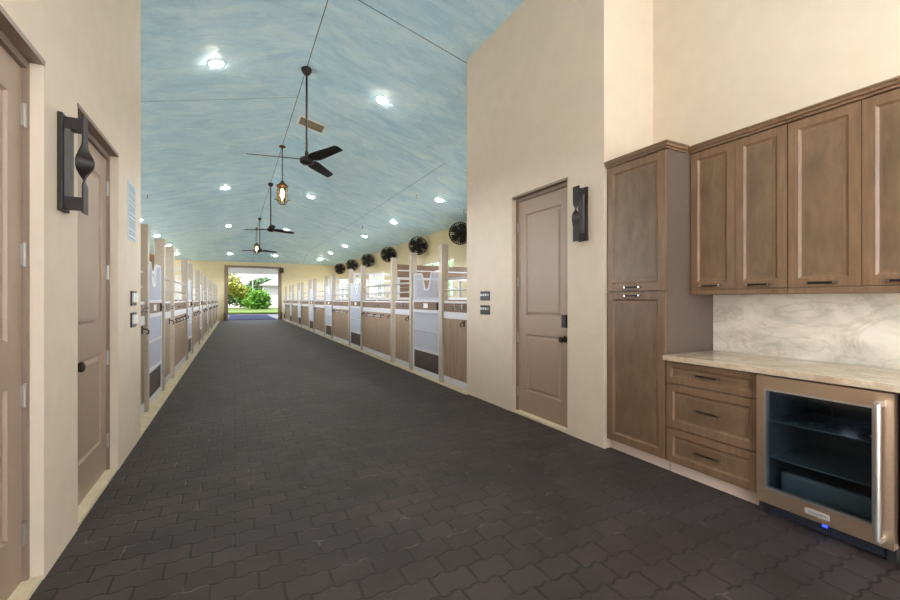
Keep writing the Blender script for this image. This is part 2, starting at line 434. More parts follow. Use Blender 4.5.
# ------------------------------------------------------------------ switches and notice
def switch(loc, rz, w, h, label, n, face):
    t = thing('switch_plate', label, 'light switch', loc, rz, 'wall switch plates')
    MB().box(-w/2, w/2, -.012, 0, -h/2, h/2).build('cover_plate', 'switch_black', t, bevel=.003)
    for i in range(n):
        x = -w/2+w*(i+.5)/n
        if face == 'small':
            MB().box(x-.014, x+.014, -.018, -.012, .0, .03).build('rocker', 'white_plastic' if i < n-1 else 'rail_steel', t)
        else:
            MB().box(x-.026, x+.026, -.026, -.012, -.036, .046).build('rocker', 'white_plastic', t, bevel=.004)
    return t
switch((XL, 4.60, 1.335), LEFT, .20, .13, 'upper of two switch plates on the left wall end', 3, 'big')
switch((XL, 4.60, 1.145), LEFT, .20, .13, 'lower of two switch plates on the left wall end', 3, 'big')
switch((XR, 4.67, 1.372), RIGHT, .22, .118, 'upper of two black switch plates left of the right-hand door', 4, 'small')
switch((XR, 4.67, 1.192), RIGHT, .22, .118, 'lower of two black switch plates left of the right-hand door', 4, 'small')
t = thing('wall_notice', 'narrow pale notice with printed lines above the left switch plates', 'sign', (XL, 4.55, 2.09), LEFT)
MB().box(-.15, .15, -.006, 0, -.25, .25).build('board', 'sign_plate', t)
m = MB(); rr = random.Random(3)
z = .22
while z > -.23:
    x = -.125
    while x < .11:
        w = rr.uniform(.02, .055); m.box(x, min(x+w, .125), -.0072, -.006, z-.009, z); x += w+.012
    z -= .022 if rr.random() < .8 else .036
m.build('printing', 'sign_ink', t, weld=False)['kind'] = 'stuff'

# ------------------------------------------------------------------ cabinets (fronts face -y locally; x to the viewer's right)
PROF = [(.004,.004),(.014,.010),(.030,.0105)]
def pull(parent, x, z, y, w=.14):
    m = MB().tube([(x-w/2, y-.026, z), (x+w/2, y-.026, z)], .0065, 8)
    h = m.build('handle', 'dark_bronze', parent)
    for s in (-1, 1):
        MB().tube([(x+s*(w*.5+.004), y, z), (x+s*(w*.5+.004), y-.037, z)], .008, 10).build('handle_post', 'chrome', h)
def cab_front(name, parent, x0, x1, z0, z1, y, hz, fr=.062, w=.14):
    m = MB().front(x0, x1, z0, z1, y, .021, [(x0+fr, x1-fr, z0+fr, z1-fr)], PROF)
    d = m.build(name, 'cabinet_wood', parent)
    # field inside the moulding, laid in as its own stained sheet
    MB().box(x0+fr+.030, x1-fr-.030, y+.0075, y+.0115, z0+fr+.030, z1-fr-.030).build('field_panel', 'cabinet_panel', d)
    pull(d, (x0+x1)/2, hz, y, w)
    return d
def crown(parent, x0, x1, y0, y1, z, left, right):
    # stepped moulding on top of the case, returning on open ends
    m = MB()
    for a, b_, o in ((0, .018, .012), (.018, .04, .026), (.04, .052, .034)):
        m.box(x0-(o if left else 0), x1, y0-o, y1, z+a, z+b_)
        if right: m.box(x1, x1+o, y0-o, .235, z+a, z+b_)      # the return dies into the wall cabinet
    return m.build('crown_moulding', 'cabinet_wood', parent, weld=False)
FX = 2.945       # face of the base cases
# tall pantry cabinet: Y 2.11..2.68
yc = 2.397; hw = .285
t = thing('pantry_cabinet', 'tall brown two-door pantry cabinet at the corner of the alcove', 'cabinet', (FX, yc, 0), RIGHT)
MB().box(-hw, hw, .022, .61, .09, 2.485).build('case', 'cabinet_side', t)
MB().box(-hw+.002, hw-.002, .055, .075, 0, .09).build('toe_kick', 'toe_board', t)
cab_front('door', t, -hw+.003, hw-.003, 1.397, 2.48, 0, 1.425, w=.13)
cab_front('door', t, -hw+.003, hw-.003, .095, 1.387, 0, 1.357, w=.13)
crown(t, -hw, hw, 0, .61, 2.485, False, True)
# drawer base
yc2 = 1.785; hw2 = .322
def drawer_base(loc, label):
    t = thing('drawer_cabinet', label, 'cabinet', loc, RIGHT, 'drawer base cabinets')
    MB().box(-hw2, hw2, .022, .60, .09, .858).build('case', 'cabinet_side', t)
    MB().box(-hw2, hw2, .055, .075, 0, .09).build('toe_kick', 'toe_board', t)
    for z0, z1, fr in ((.095,.348,.052),(.356,.686,.052),(.694,.852,.036)):
        cab_front('drawer', t, -hw2+.003, hw2-.003, z0, z1, 0, (z0+z1)/2+.005, fr, .15)
    return t
dbase = drawer_base((FX, yc2, 0), 'brown base cabinet with three drawers left of the refrigerator')
yF = 1.152       # fridge centre
dup(dbase, (FX, yF-.312-.325, 0), RIGHT, 'brown base cabinet at the right picture edge, right of the refrigerator')
m = MB().box(2.905, 3.548, .20, 2.109, .862, .902)
tag(m.build('countertop', 'quartzite_top', None, bevel=.004), 'polished cream stone countertop over drawers and refrigerator', 'countertop')
m = MB().box(3.548, 3.57, .20, 2.109, .902, 1.42)
struct(m.build('backsplash', 'quartzite'), 'veined pale stone backsplash above the countertop')
# wall cabinets
UX = 3.24
def wall_cab(y1, y0, label, xs):
    yc = (y0+y1)/2; hw = (y1-y0)/2
    t = thing('wall_cabinet', label, 'cabinet', (UX, yc, 0), RIGHT, 'brown wall cabinets')
    MB().box(-hw, hw, .022, .33, 1.40, 2.485).build('case', 'cabinet_side', t)
    MB().box(-hw, hw, -.004, .33, 1.362, 1.40).build('light_rail', 'cabinet_wood', t, bevel=.004)
    for a, b_ in zip(xs, xs[1:]): cab_front('door', t, a-hw+.002, b_-hw-.002, 1.404, 2.48, 0, 1.428, .056, .13)
    crown(t, -hw, hw, 0, .33, 2.485, False, False)
    return t
wall_cab(2.105, 1.445, 'two-door brown wall cabinet adjoining the tall pantry cabinet', [0,.335,.66])
wall_cab(1.442, .70, 'two-door brown wall cabinet at the right picture edge above refrigerator', [0,.366,.742])

# ------------------------------------------------------------------ glass-door refrigerator
t = thing('refrigerator', 'stainless under-counter refrigerator with dark glass door', 'refrigerator', (2.905, yF, 0), RIGHT)
w = .308
m = MB().box(-w, w, .06, .60, .07, .09).box(-w, w, .06, .60, .84, .856).box(-w, -w+.03, .06, .60, .09, .84).box(w-.03, w, .06, .60, .09, .84).box(-w, w, .57, .60, .09, .84)
m.build('cabinet_body', 'fridge_liner', t, weld=False)
for z0 in (.33, .56): MB().box(-w+.03, w-.03, .09, .57, z0, z0+.008).build('shelf', 'fridge_shelf', t)
m = MB().box(-w+.16, -w+.166, .545, .57, .09, .84).build('back_rail', 'fridge_shelf', t)
m = MB().box(-w+.06, w-.06, .14, .55, .10, .25).build('crisper_bin', 'fridge_shelf', t, bevel=.02)
gx0, gx1, gz0, gz1 = -w+.045, w-.072, .165, .775
def ring(m, a, b_, c, d, i, y0, y1):
    m.box(a, a+i, y0, y1, c, d).box(b_-i, b_, y0, y1, c, d).box(a+i, b_-i, y0, y1, c, c+i).box(a+i, b_-i, y0, y1, d-i, d)
door = MB().box(-w, gx0, 0, .055, .075, .853).box(gx1, w, 0, .055, .075, .853).box(gx0, gx1, 0, .055, .075, gz0).box(gx0, gx1, 0, .055, gz1, .853)
door = door.build('door', 'stainless', t, weld=False)
m = MB(); ring(m, gx0-.002, gx1+.002, gz0-.002, gz1+.002, .011, -.003, .03); m.build('glass_trim', 'stainless_bright', door, weld=False)
MB().box(gx0+.009, gx1-.009, .012, .018, gz0+.009, gz1-.009).build('glass', 'fridge_glass', door)
hx = w-.045
m = MB().tube([(hx, -.055, .12), (hx, -.055, .80)], .016, 14)
hd = m.build('handle', 'stainless_bright', door); smooth_by_angle(hd)
for z0 in (.105, .785): MB().box(hx-.014, hx+.014, -.058, .0, z0, z0+.03).build('handle_mount', 'stainless_bright', hd, bevel=.004)
m = MB().box(-.055, .055, -.004, .002, .105, .136); pl = m.build('name_plate', 'plate_grey', door)
def text_mesh(s, size, parent, name, mat, loc, rot, depth=.0006):
    cu = bpy.data.curves.new(name, 'FONT'); cu.body = s; cu.size = size; cu.extrude = depth
    cu.align_x = 'CENTER'; cu.align_y = 'CENTER'
    o = bpy.data.objects.new(name, cu); C.objects.link(o)
    dg = bpy.context.evaluated_depsgraph_get(); me = bpy.data.meshes.new_from_object(o.evaluated_get(dg))
    bpy.data.objects.remove(o); o = bpy.data.objects.new(name, me); C.objects.link(o); me.materials.append(M[mat])
    o.location = loc; o.rotation_euler = rot
    if parent is not None: o.parent = parent
    return o
text_mesh('KitchenAid', .018, door, 'lettering', 'sign_ink', (0, -.0046, .1205), (PI/2,0,0))
m = MB()
for i in range(5): m.box(-w+.045, w-.045, .030, .045, .014+i*.011, .019+i*.011)
m.box(-w+.03, w-.03, .045, .055, .008, .072)
m.build('toe_grille', 'grille_blue', t, weld=False)
for s in (-1, 1): MB().box(s*w, s*(w-.035), .03, .10, 0, .07).build('foot', 'rubber_dark', t)
MB().box(.012, .034, .024, .032, .052, .066).build('indicator_light', 'blue_led', t)
for (x, z) in ((-.06,.71),(.12,.72),(.12,.60),(.12,.48)): MB().box(x-.035, x+.035, .562, .57, z, z+.012).build('interior_lamp', 'fridge_led', t)

# ------------------------------------------------------------------ ceiling fittings
def slope_mtx(x):
    s = .25 if x < RX else -.25
    return Matrix.Rotation(-math.atan(s), 3, 'Y')
def downlight(x, y, label):
    zz = zc(x, y); t = thing('recessed_light', label, 'ceiling light', (x, y, zz-.001), 0, 'round recessed ceiling lights')
    R = slope_mtx(x)
    if EZ+.25*(YE-y) < RZ-.25*abs(x-RX): R = Matrix.Rotation(math.atan(-.25), 3, 'X')
    m = MB().lathe([(.115,0),(.115,-.006),(.098,-.012),(.094,-.004),(.094,0)], 24, (0,0,0), R)
    m.build('trim_ring', 'white_plastic', t)
    m = MB().lathe([(.094,-.003),(.092,-.012),(.065,-.026),(.02,-.032)], 24, (0,0,0), R)
    m.build('lens', 'lamp_lens', t)
for row, x, ys in (('left of the ridge above the aisle', -.24, (7.15,14.95,22.5,28.9)), ('right of the ridge above the aisle', 2.33, (7.15,14.95,22.5,28.9)),
                   ('above the right-hand stalls', 5.15, (10.7,14.5,18.3,22.0,25.7,29.2)), ('above the left-hand stalls', -3.01, (18.3,22.3,25.9,29.3))):
    for i, y in enumerate(ys):
        downlight(x, y, 'small round recessed light %s, %s from the near end' % (row, ORD[i]))
for x in (-.24, 2.33): downlight(x, -.65, 'small round recessed light over the entrance %s of the ridge' % ('left' if x < 0 else 'right'))
def ceiling_fan(y, ang, label):
    t = thing('ceiling_fan', label, 'fan', (RX, y, RZ-1.53), 0, 'dark three-blade ceiling fans')
    smooth_by_angle(MB().lathe([(.02,1.41),(.05,1.425),(.075,1.46),(.085,1.50),(.085,1.53)], 20).build('canopy', 'dark_bronze', t))
    MB().tube([(0,0,.08),(0,0,1.45)], .017, 10).build('downrod', 'dark_bronze', t)
    smooth_by_angle(MB().lathe([(.02,-.075),(.07,-.07),(.105,-.045),(.115,0),(.10,.035),(.05,.06),(.032,.075),(.028,.14)], 24).build('motor_housing', 'dark_bronze', t))
    for i in range(3):
        a = ang+i*2*PI/3; d = Vector((math.cos(a), math.sin(a), 0)); n_ = Vector((-math.sin(a), math.cos(a), 0))
        b = MB(); rows = []
        for r, wa, wb in ((.09,.035,.04),(.18,.075,.085),(.26,.085,.10),(.60,.07,.085),(.86,.058,.07),(.90,.02,.068)):
            e = []
            for s, ww in ((-1,wa),(1,wb)):
                p = d*r+n_*s*ww+Vector((0,0,.012-s*ww*.34-.012*r)); e += [p+Vector((0,0,.005)), p-Vector((0,0,.005))]
            rows.append([b.b.verts.new(q) for q in (e[0],e[2],e[3],e[1])])
        for A, B in zip(rows, rows[1:]):
            for q in range(4): b.b.faces.new((A[q], A[(q+1) % 4], B[(q+1) % 4], B[q]))
        b.b.faces.new(rows[0]); b.b.faces.new(rows[-1][::-1])
        b.build('blade', 'fan_black', t)
    return t
ceiling_fan(7.29, math.radians(53), 'nearest dark three-blade ceiling fan on a long rod')
ceiling_fan(15.0, math.radians(150), 'second ceiling fan along the ridge, beyond the near lantern')
ceiling_fan(21.6, math.radians(28), 'farthest ceiling fan along the ridge, before the roller door')
def lantern(y, drop, label):
    zt = zc(RX, y); t = thing('hanging_lantern', label, 'pendant lamp', (RX, y, zt-drop), 0, 'bronze cage lanterns')
    smooth_by_angle(MB().lathe([(.02,drop-.06),(.055,drop-.045),(.085,drop-.02),(.085,drop)], 20).build('canopy', 'lantern_bronze', t))
    MB().tube([(0,0,.30),(0,0,drop-.03)], .011, 8).build('stem', 'lantern_bronze', t)
    smooth_by_angle(MB().lathe([(.14,.205),(.145,.22),(.125,.245),(.08,.275),(.045,.30),(.045,.335),(.02,.35)], 24).build('cap', 'lantern_bronze', t))
    m = MB().lathe([(.092,-.19),(.105,-.17),(.105,.205),(.098,.205),(.098,-.165),(.085,-.18)], 24)
    m.build('glass_shade', 'lantern_glass', t, smooth=True)
    m = MB()
    for i in range(6):
        a = i*PI/3; q = lambda r, z: (r*math.cos(a), r*math.sin(a), z)
        m.tube([q(.115,.21), q(.12,.0), q(.115,-.17), q(.08,-.235), q(.0,-.255)], .008, 6)
    for z in (.0, -.17): m.tube([(.12*math.cos(q*PI/10), .12*math.sin(q*PI/10), z) for q in range(20)], .008, 6, True)
    m.tube([(-.19,0,-.13),(-.115,0,-.13)], .010, 6).tube([(.115,0,-.13),(.19,0,-.13)], .010, 6)
    m.build('cage', 'lantern_bronze', t, weld=False)
    smooth_by_angle(MB().lathe([(.012,.13),(.03,.10),(.045,.04),(.042,-.03),(.02,-.08)], 16).build('bulb', 'bulb_glow', t))
lantern(11.25, 1.22, 'nearer bronze cage lantern hanging between the first two ceiling fans')
lantern(24.6, 1.15, 'farther bronze cage lantern hanging near the roller door')
# air vent on the right slope
vx, vy = 1.472, 9.33
t = thing('air_vent', 'rectangular louvred air vent in the blue ceiling beside nearest fan rod', 'vent', (vx, vy, zc(vx)-.004))
t.rotation_euler = (0, math.atan(.25), 0)
m = MB(); a, c = .29, .24
m.box(-a, a, -c, -c+.045, -.012, 0).box(-a, a, c-.045, c, -.012, 0).box(-a, -a+.045, -c, c, -.012, 0).box(a-.045, a, -c, c, -.012, 0)
m.build('vent_frame', 'white_plastic', t, weld=False)
m = MB()
for i in range(10):
    y = -c+.06+i*.0395
    m.face((-a+.045, y-.008, 0), (a-.045, y-.008, 0), (a-.045, y+.010, -.010), (-a+.045, y+.010, -.010))
m.build('louvers', 'louver', t, weld=False)
MB().box(-a+.04, a-.04, -c+.04, c-.04, -.001, .002).build('duct', 'rubber_dark', t)
# sprinklers
for x, y, lb in ((4.55, 10.9, 'tiny white sprinkler head above the right stalls, nearest'), (4.55, 16.5, 'tiny white sprinkler head above the right stalls, farther'),
                 (-2.2, 14.6, 'tiny white sprinkler head above the left stalls'), (5.9, 10.6, 'tiny white sprinkler head near the right outer wall')):
    t = thing('sprinkler', lb, 'sprinkler', (x, y, zc(x)-.14), 0, 'ceiling sprinklers')
    MB().tube([(0,0,.02),(0,0,.14)], .013, 8).build('pipe', 'hinge_nickel', t)
    MB().lathe([(.045,.13),(.05,.145)], 14).build('collar', 'white_plastic', t)
    m = MB().lathe([(.032,0),(.032,.006)], 12).tube([(-.018,0,.0),(-.022,0,.02),(0,0,.04)], .004, 5).tube([(.018,0,.0),(.022,0,.02),(0,0,.04)], .004, 5)
    m.build('deflector', 'hinge_nickel', t, weld=False)

# ------------------------------------------------------------------ stalls
PH = 2.19
def post(parent, x):
    p = MB().box(x-.052, x+.052, -.035, .085, .012, PH).build('post', 'post_steel', parent, bevel=.006)
    MB().box(x-.057, x+.057, -.040, .090, PH, PH+.012).build('post_cap', 'rail_steel', p)
def make_panel(wd, posts, label):
    """local x: -wd/2..wd/2 between post centres; posts: x of the posts it owns"""
    t = thing('stall_panel', label, 'stall front', (0,0,0), 0, 'tan stall front panels')
    for x in posts: post(t, x)
    a, b_ = -wd/2+.05, wd/2-.05
    MB().box(a, b_, 0, .05, .03, .125).build('bottom_channel', 'white_steel', t)
    m = MB(); nb = max(1, round((b_-a)/.105)); s = (b_-a)/nb
    for i in range(nb): m.box(a+i*s+.003, a+(i+1)*s-.003, .008, .042, .125, 1.035)
    m.box(a, b_, .02, .03, .125, 1.035)
    m.build('plank_panel', 'stall_wood', t, weld=False)
    MB().box(a, b_, -.004, .054, 1.035, 1.135).build('middle_channel', 'white_steel', t)
    MB().box(a, b_, .006, .044, 1.135, 1.27).build('name_board', 'brown_board', t)
    MB().box(a, b_, 0, .05, 1.27, 1.30).build('top_channel', 'white_steel', t)
    for z in (1.47, 1.645): MB().tube([(a-.01,.025,z),(b_+.01,.025,z)], .016, 10).build('rail', 'rail_steel', t)
    if wd > 1.5:
        MB().tube([(0,.025,1.30),(0,.025,1.66)], .012, 8).build('rail_support', 'white_steel', t)
        br = MB().tube([(-.62,-.042,.955),(.62,-.042,.955)], .010, 8).build('blanket_bar', 'white_steel', t)
        for x in (-.55, .0, .55): MB().tube([(x,.01,.985),(x,-.035,.985),(x,-.055,.975),(x,-.062,.95),(x,-.05,.93),(x,-.03,.93)], .008, 6).build('bracket', 'dark_bronze', br)
        MB().box(-.22, .22, -.012, .006, 1.185, 1.205).build('latch_bar', 'dark_bronze', t)
    else:
        for x in (.0, .22):
            m = MB().box(x-.02, x+.02, -.006, .006, 1.17, 1.25).tube([(x,-.004,1.225),(x,-.06,1.22),(x,-.075,1.24)], .009, 6).tube([(x,-.004,1.19),(x,-.05,1.185),(x,-.06,1.20)], .009, 6)
            m.build('hook', 'chrome', t, weld=False)
    for sx in ((-1, 1) if wd > 1.5 else (1,)):
        x = sx*(wd/2-.16)
        m = MB().box(x-.018, x+.018, -.004, .008, .93, 1.02).tube([(x,-.002,.99),(x,-.04,.985),(x,-.06,.965),(x,-.055,.935),(x,-.035,.93)], .008, 6)
        m.build('halter_hook', 'dark_bronze', t, weld=False)
    return t
DW = 1.29
def make_door(label):
    t = thing('stall_door', label, 'stall door', (0,0,0), 0, 'white barred stall doors')
    a, b_ = -DW/2+.065, DW/2-.065
    m = MB().box(a, a+.05, -.01, .04, .03, 1.32).box(b_-.05, b_, -.01, .04, .03, 1.32)
    for z0, z1 in ((.03,.10),(.415,.455),(.785,.805),(1.10,1.15),(1.285,1.32)): m.box(a+.05, b_-.05, -.008, .038, z0, z1)
    m.build('door_frame', 'white_steel', t, weld=False)
    MB().box(a+.05, b_-.05, .004, .028, .10, .415).build('kick_panel', 'kick_wood', t)
    m = MB(); nb = 24
    for i in range(1, nb):
        x = a+.05+(b_-a-.1)*i/nb; m.box(x-.0075, x+.0075, .008, .022, .455, 1.10)
    m.build('lower_bars', 'mesh_steel', t, weld=False)
    nbd = MB().box(a+.05, b_-.05, -.004, .034, 1.15, 1.285).build('name_board', 'brown_board', t)
    MB().box(-.085, .085, -.010, -.004, 1.18, 1.26).build('name_plate', 'white_plastic', nbd)
    m = MB().box(b_-.13, b_-.08, -.022, -.004, 1.165, 1.275).tube([(b_-.105,-.02,1.22),(b_-.02,-.035,1.22)], .010, 6)
    m.build('latch', 'dark_bronze', t, weld=False)
    # yoke: a tube that dips in a U, over upright bars
    def top(x):
        q = max(0, min(1, (abs(x)-.05)/.19)); return 1.50+.29*(q*q*(3-2*q))
    m = MB().tube([(x, .014, top(x)) for x in [a+(b_-a)*i/48 for i in range(49)]], .016, 8)
    m.tube([(a+.016,.014,1.31),(a+.016,.014,1.79)], .016, 8).tube([(b_-.016,.014,1.31),(b_-.016,.014,1.79)], .016, 8)
    y_ = m.build('yoke', 'white_steel', t, weld=False)
    m = MB()
    for i in range(1, 23):
        x = a+(b_-a)*i/23; m.box(x-.006, x+.006, .008, .020, 1.31, top(x))
    m.build('upper_bars', 'mesh_steel', t, weld=False)
    return t
SIDE = {'right': (XFR, RIGHT, -1), 'left': (XFL, LEFT, 1)}
def wide_label(s, i): return 'wide tan plank stall front in the %s row, %s from the near wall' % (s, ORD[i])
proto = {}
for s, (X, rz, sg) in SIDE.items():
    # near stall: part panel, door, part panel (own meshes: posts differ)
    y0 = XL and (4.95 if s == 'left' else 5.16)
    w1 = 6.03-y0
    def place(o, yc): o.location = (X, yc, 0); o.rotation_euler = (0,0,rz)
    place(make_panel(w1, [sg*(w1/2)], 'narrow tan plank stall front beside the near %s wall' % s), (y0+6.03)/2)
    w2 = 8.39-7.32
    place(make_panel(w2-.10, [-sg*(w2/2-.05)], 'narrow tan plank stall front beyond the first %s stall door' % s), (7.32+8.29)/2)
    for i in range(6):
        ya = 8.39+3.66*i; wd = 2.37
        if 'wide' not in proto:
            proto['wide'] = make_panel(wd, [-wd/2, wd/2], wide_label(s, i)); place(proto['wide'], ya+wd/2)
        else: dup(proto['wide'], (X, ya+wd/2, 0), rz, wide_label(s, i))
    for i, yd in enumerate([6.675]+[8.39+3.66*q+2.37+DW/2 for q in range(6)]):
        lb = 'white barred stall door in the %s row, %s from the near wall' % (s, ORD[i])
        if 'door' not in proto: proto['door'] = make_door(lb); place(proto['door'], yd)
        else: dup(proto['door'], (X, yd, 0), rz, lb)
# partitions between stalls: planks below, white grille above
def make_partition(label, capped):
    L = ER-XFR-.11
    t = thing('stall_partition', label, 'stall partition', (0,0,0), 0, 'partitions between stalls')
    m = MB(); nb = 12
    for i in range(nb): m.box(.0, L, -.02, .02, .03+i*.108, .03+(i+1)*.108-.005)
    m.box(0, L, -.008, .008, .03, 1.32); m.build('plank_wall', 'brown_board', t, weld=False)
    top = 1.80 if capped else 2.10
    if capped:
        MB().box(0, L, -.022, .022, 1.80, 2.07).build('top_boards', 'brown_board', t)
        m = MB()
        for i in range(4): m.box(.05, 1.15, -.018, .018, 1.37+i*.108, 1.37+(i+1)*.108-.005)
        m.build('boarded_bay', 'brown_board', t, weld=False)
        MB().box(.0, L, -.03, -.022, 1.93, 1.955).build('cross_rail', 'white_steel', t)
    m = MB(); ring(m, 0, L, 1.325, top, .05, -.025, .025)
    for i in range(1, 12): m.box(L*i/12-.013, L*i/12+.013, -.012, .012, 1.37, top-.04)
    for z in ((1.325+top)/2,): m.box(.05, L-.05, -.010, .010, z-.012, z+.012)
    m.build('grille', 'white_steel', t, weld=False)
    return t
pa = {}
for s in ('right', 'left'):
    for i in range(6):
        y = 8.39+3.66*i; capped = (i == 0)
        lb = 'plank partition behind the stall fronts of the %s row, %s from the near wall' % (s, ORD[i])
        loc = (XFR+.10, y, .0) if s == 'right' else (XFL-.10, y, .0); r = 0 if s == 'right' else PI
        if capped not in pa: pa[capped] = make_partition(lb, capped); pa[capped].location = loc; pa[capped].rotation_euler = (0,0,r)
        else: dup(pa[capped], loc, r, lb)
# black stall fans high on the outer wall
def stall_fan(loc, label):
    t = thing('wall_fan', label, 'fan', loc, 0, 'black wall fans above the right stalls')
    d = Vector((-.55,-.80,-.16)).normalized(); R = d.to_track_quat('Z', 'Y').to_matrix()
    P = lambda r, a, z: R @ Vector((r*math.cos(a), r*math.sin(a), z))
    m = MB(); rad = .34
    for z, r in ((-.10,rad),(.09,rad),(.12,rad*.72),(.13,rad*.4),(-.13,rad*.6)):
        m.tube([P(r, q*PI/14, z) for q in range(28)], .012, 5, True)
    for q in range(32):
        a = q*PI/16; m.tube([P(.05,a,.135), P(rad*.5,a,.128), P(rad*.8,a,.115), P(rad,a,.085), P(rad,a,-.10), P(rad*.6,a,-.13), P(.06,a,-.13)], .010, 4)
    m.build('cage', 'fan_black', t, weld=False)
    m = MB().lathe([(.06,-.16),(.085,-.12),(.085,0),(.05,.03)], 14, (0,0,0), R); m.build('motor', 'fan_black', t)
    for q in range(5):
        a = q*2*PI/5; b = MB()
        vs = [P(.05,a-.35,-.02), P(.29,a-.42,.02), P(.31,a,.05), P(.29,a+.40,.08), P(.05,a+.35,.03)]
        up = R @ Vector((0,0,.006)); A = [b.b.verts.new(v+up) for v in vs]; B = [b.b.verts.new(v-up) for v in vs]
        b.b.faces.new(A); b.b.faces.new(B[::-1])
        for i in range(5): b.b.faces.new((A[i], B[i], B[(i+1) % 5], A[(i+1) % 5]))
        b.build('blade', 'fan_black', t)
    back = R @ Vector((0,0,-.14)); wallx = ER-loc[0]
    m = MB().tube([tuple(back), (wallx-.02, back.y+.05, back.z+.02), ], .022, 8).box(wallx-.02, wallx, back.y-.03, back.y+.13, back.z-.1, back.z+.12)
    m.build('bracket', 'fan_black', t, weld=False)
    return t
FY = (11.4, 14.76, 18.2, 21.5, 24.8, 28.0)
f0 = stall_fan((ER-.36, FY[0], 3.38), 'black caged wall fan nearest the right-hand switch wall')
for i in range(1, 6):
    dup(f0, (ER-.36, FY[i], 3.38), None, 'black caged wall fan above the right stalls, %s from the near end' % ORD[i])

# ------------------------------------------------------------------ far roller door and its casing
t = thing('door_4', 'open roller door in the far end wall', 'door', ((OX0+OX1)/2, YE, 0)); struct(t); del t['category']
hw = (OX1-OX0)/2
MB().box(-hw-.14, hw+.14, -.05, 0, OZ, OZ+.13).box(-hw-.14, -hw, -.05, 0, .0, OZ).box(hw, hw+.14, -.05, 0, 0, OZ).build('casing', 'frame_paint', t, weld=False)
m = MB()
for i in range(5): m.box(-hw, hw, .06, .09, OZ-.40+i*.08, OZ-.40+i*.08+.076)
m.build('raised_curtain', 'curtain_white', t, weld=False)
for s in (-1, 1): MB().box(s*(hw-.07), s*hw, .03, .14, 0, OZ).build('guide_track', 'frame_paint', t)
for s in (-1, 1): MB().box(s*(hw+.0), s*(hw+.18), -.12, -.05, 0, .5).build('jamb_guard', 'cabinet_side', t)
MB().box(hw+.02, hw+.24, -.25, -.05, OZ-.25, OZ+.05).build('motor_box', 'rubber_dark', t)

# ------------------------------------------------------------------ outside
# unseen green blocks added to keep the side haze off the far yard
for nm, x0, x1 in (('haze_block_left', -12, -9), ('haze_block_right', 14, 17)):
    struct(MB().box(x0, x1, 31, 90, -.07, 9).build(nm, 'leaf_mid', bevel=.6), 'tall unseen light blocker added beside the yard')
plain('bounce_concrete', (236,234,230), .85, var=.05)
struct(MB().box(-14, 16, -30, YB-.15, -.075, -.01).box(-16, EL-.16, YB-.15, 28, -.075, -.01).box(ER+.16, 18, YB-.15, 28, -.075, -.01).build('bounce_forecourt', 'bounce_concrete'), 'unseen pale forecourt and walks added to bounce light into the barn')  # unseen pale slabs added to throw daylight up onto the ceiling
b = MB(); ys = [-60, YE+.2, 43, 44, 52, 120]; zs = [-.07, -.07, -.07, .12, .38, .38]
for i in range(5): b.face((-90, ys[i], zs[i]), (90, ys[i], zs[i]), (90, ys[i+1], zs[i+1]), (-90, ys[i+1], zs[i+1]))
struct(b.build('exterior_ground', 'gravel'), 'pale gravel yard outside')
struct(MB().box(-4, 7, YE+.25, 42.5, -.07, -.005).build('exterior_path', 'apron') , 'pale concrete apron outside the roller door')
m = MB(); m.box(OX0+.05, OX1-.1, YE+.3, 41.0, -.005, .006)  # dark sheet painted in for the barn roof's shadow on the apron
tag(m.build('apron_shade', 'shade_blue', None, (0,0,0)), 'blue-grey painted roof shadow on the apron outside the roller door', 'mat')
b = MB()
b.face((-20,43,.20),(25,43,.20),(25,53,.42),(-20,53,.42)); b.face((-20,43,.1),(25,43,.1),(25,43,.20),(-20,43,.20))
struct(b.build('exterior_lawn', 'lawn'), 'strip of mown lawn beyond the apron')
def foliage(name, mat, parent, blobs, n, size, seed):
    rr = random.Random(seed); b = MB()
    for k_ in range(n):
        cx, cy, cz, rx, ry, rz = rr.choice(blobs)
        while True:
            v = Vector((rr.uniform(-1,1), rr.uniform(-1,1), rr.uniform(-1,1)))
            if .3 < v.length < 1: break
        p = Vector((cx+v.x*rx, cy+v.y*ry, cz+v.z*rz)); d = Vector((rr.uniform(-1,1), rr.uniform(-1,1), rr.uniform(-.6,.9))).normalized()
        s = d.orthogonal().normalized(); s.rotate(Matrix.Rotation(rr.uniform(0,6.28), 3, d)); L = size*rr.uniform(.7,1.3)
        b.face(p, p+d*L*.5+s*L*.22, p+d*L, p+d*L*.5-s*L*.22)
    o = b.build(name, mat, parent, weld=False); o['kind'] = 'stuff'; return o
t = thing('garden_bush', 'round bright green bush beyond the far doorway', 'bush', (2.3, 49.5, .3))
foliage('foliage', 'leaf_green', t, [(0,0,.9,1.05,1,.95),(-.65,0,.7,.8,.8,.7),(.55,.1,.75,.7,.8,.75),(.1,-.2,1.35,.9,.8,.7)], 2600, .34, 1)
MB().tube([(0,0,0),(.05,0,.8)], .07, 7).tube([(0,0,.2),(-.5,0,.8)], .05, 6).tube([(0,0,.2),(.5,0,.9)], .05, 6).build('stem', 'bark', t, weld=False)
t = thing('garden_tree', 'yellow-green tree left in the far doorway', 'tree', (-.75, 50.5, .3))
foliage('foliage', 'leaf_yellow', t, [(0,0,2.9,1.5,1.3,1.2),(.6,0,2.3,1.2,1.2,.8),(-.7,0,3.3,1.2,1.2,1.0),(1.2,0,1.9,.9,.9,.6)], 2600, .32, 2)
MB().tube([(0,0,0),(.05,0,1.0),(-.05,0,2.4)], [.14,.11,.08], 8).tube([(.05,0,1.1),(.7,0,2.2)], .05, 6).build('trunk', 'bark', t, weld=False)
t = thing('garden_tree', 'darker green tree behind the bright bush and white pole', 'tree', (4.1, 74, .4))
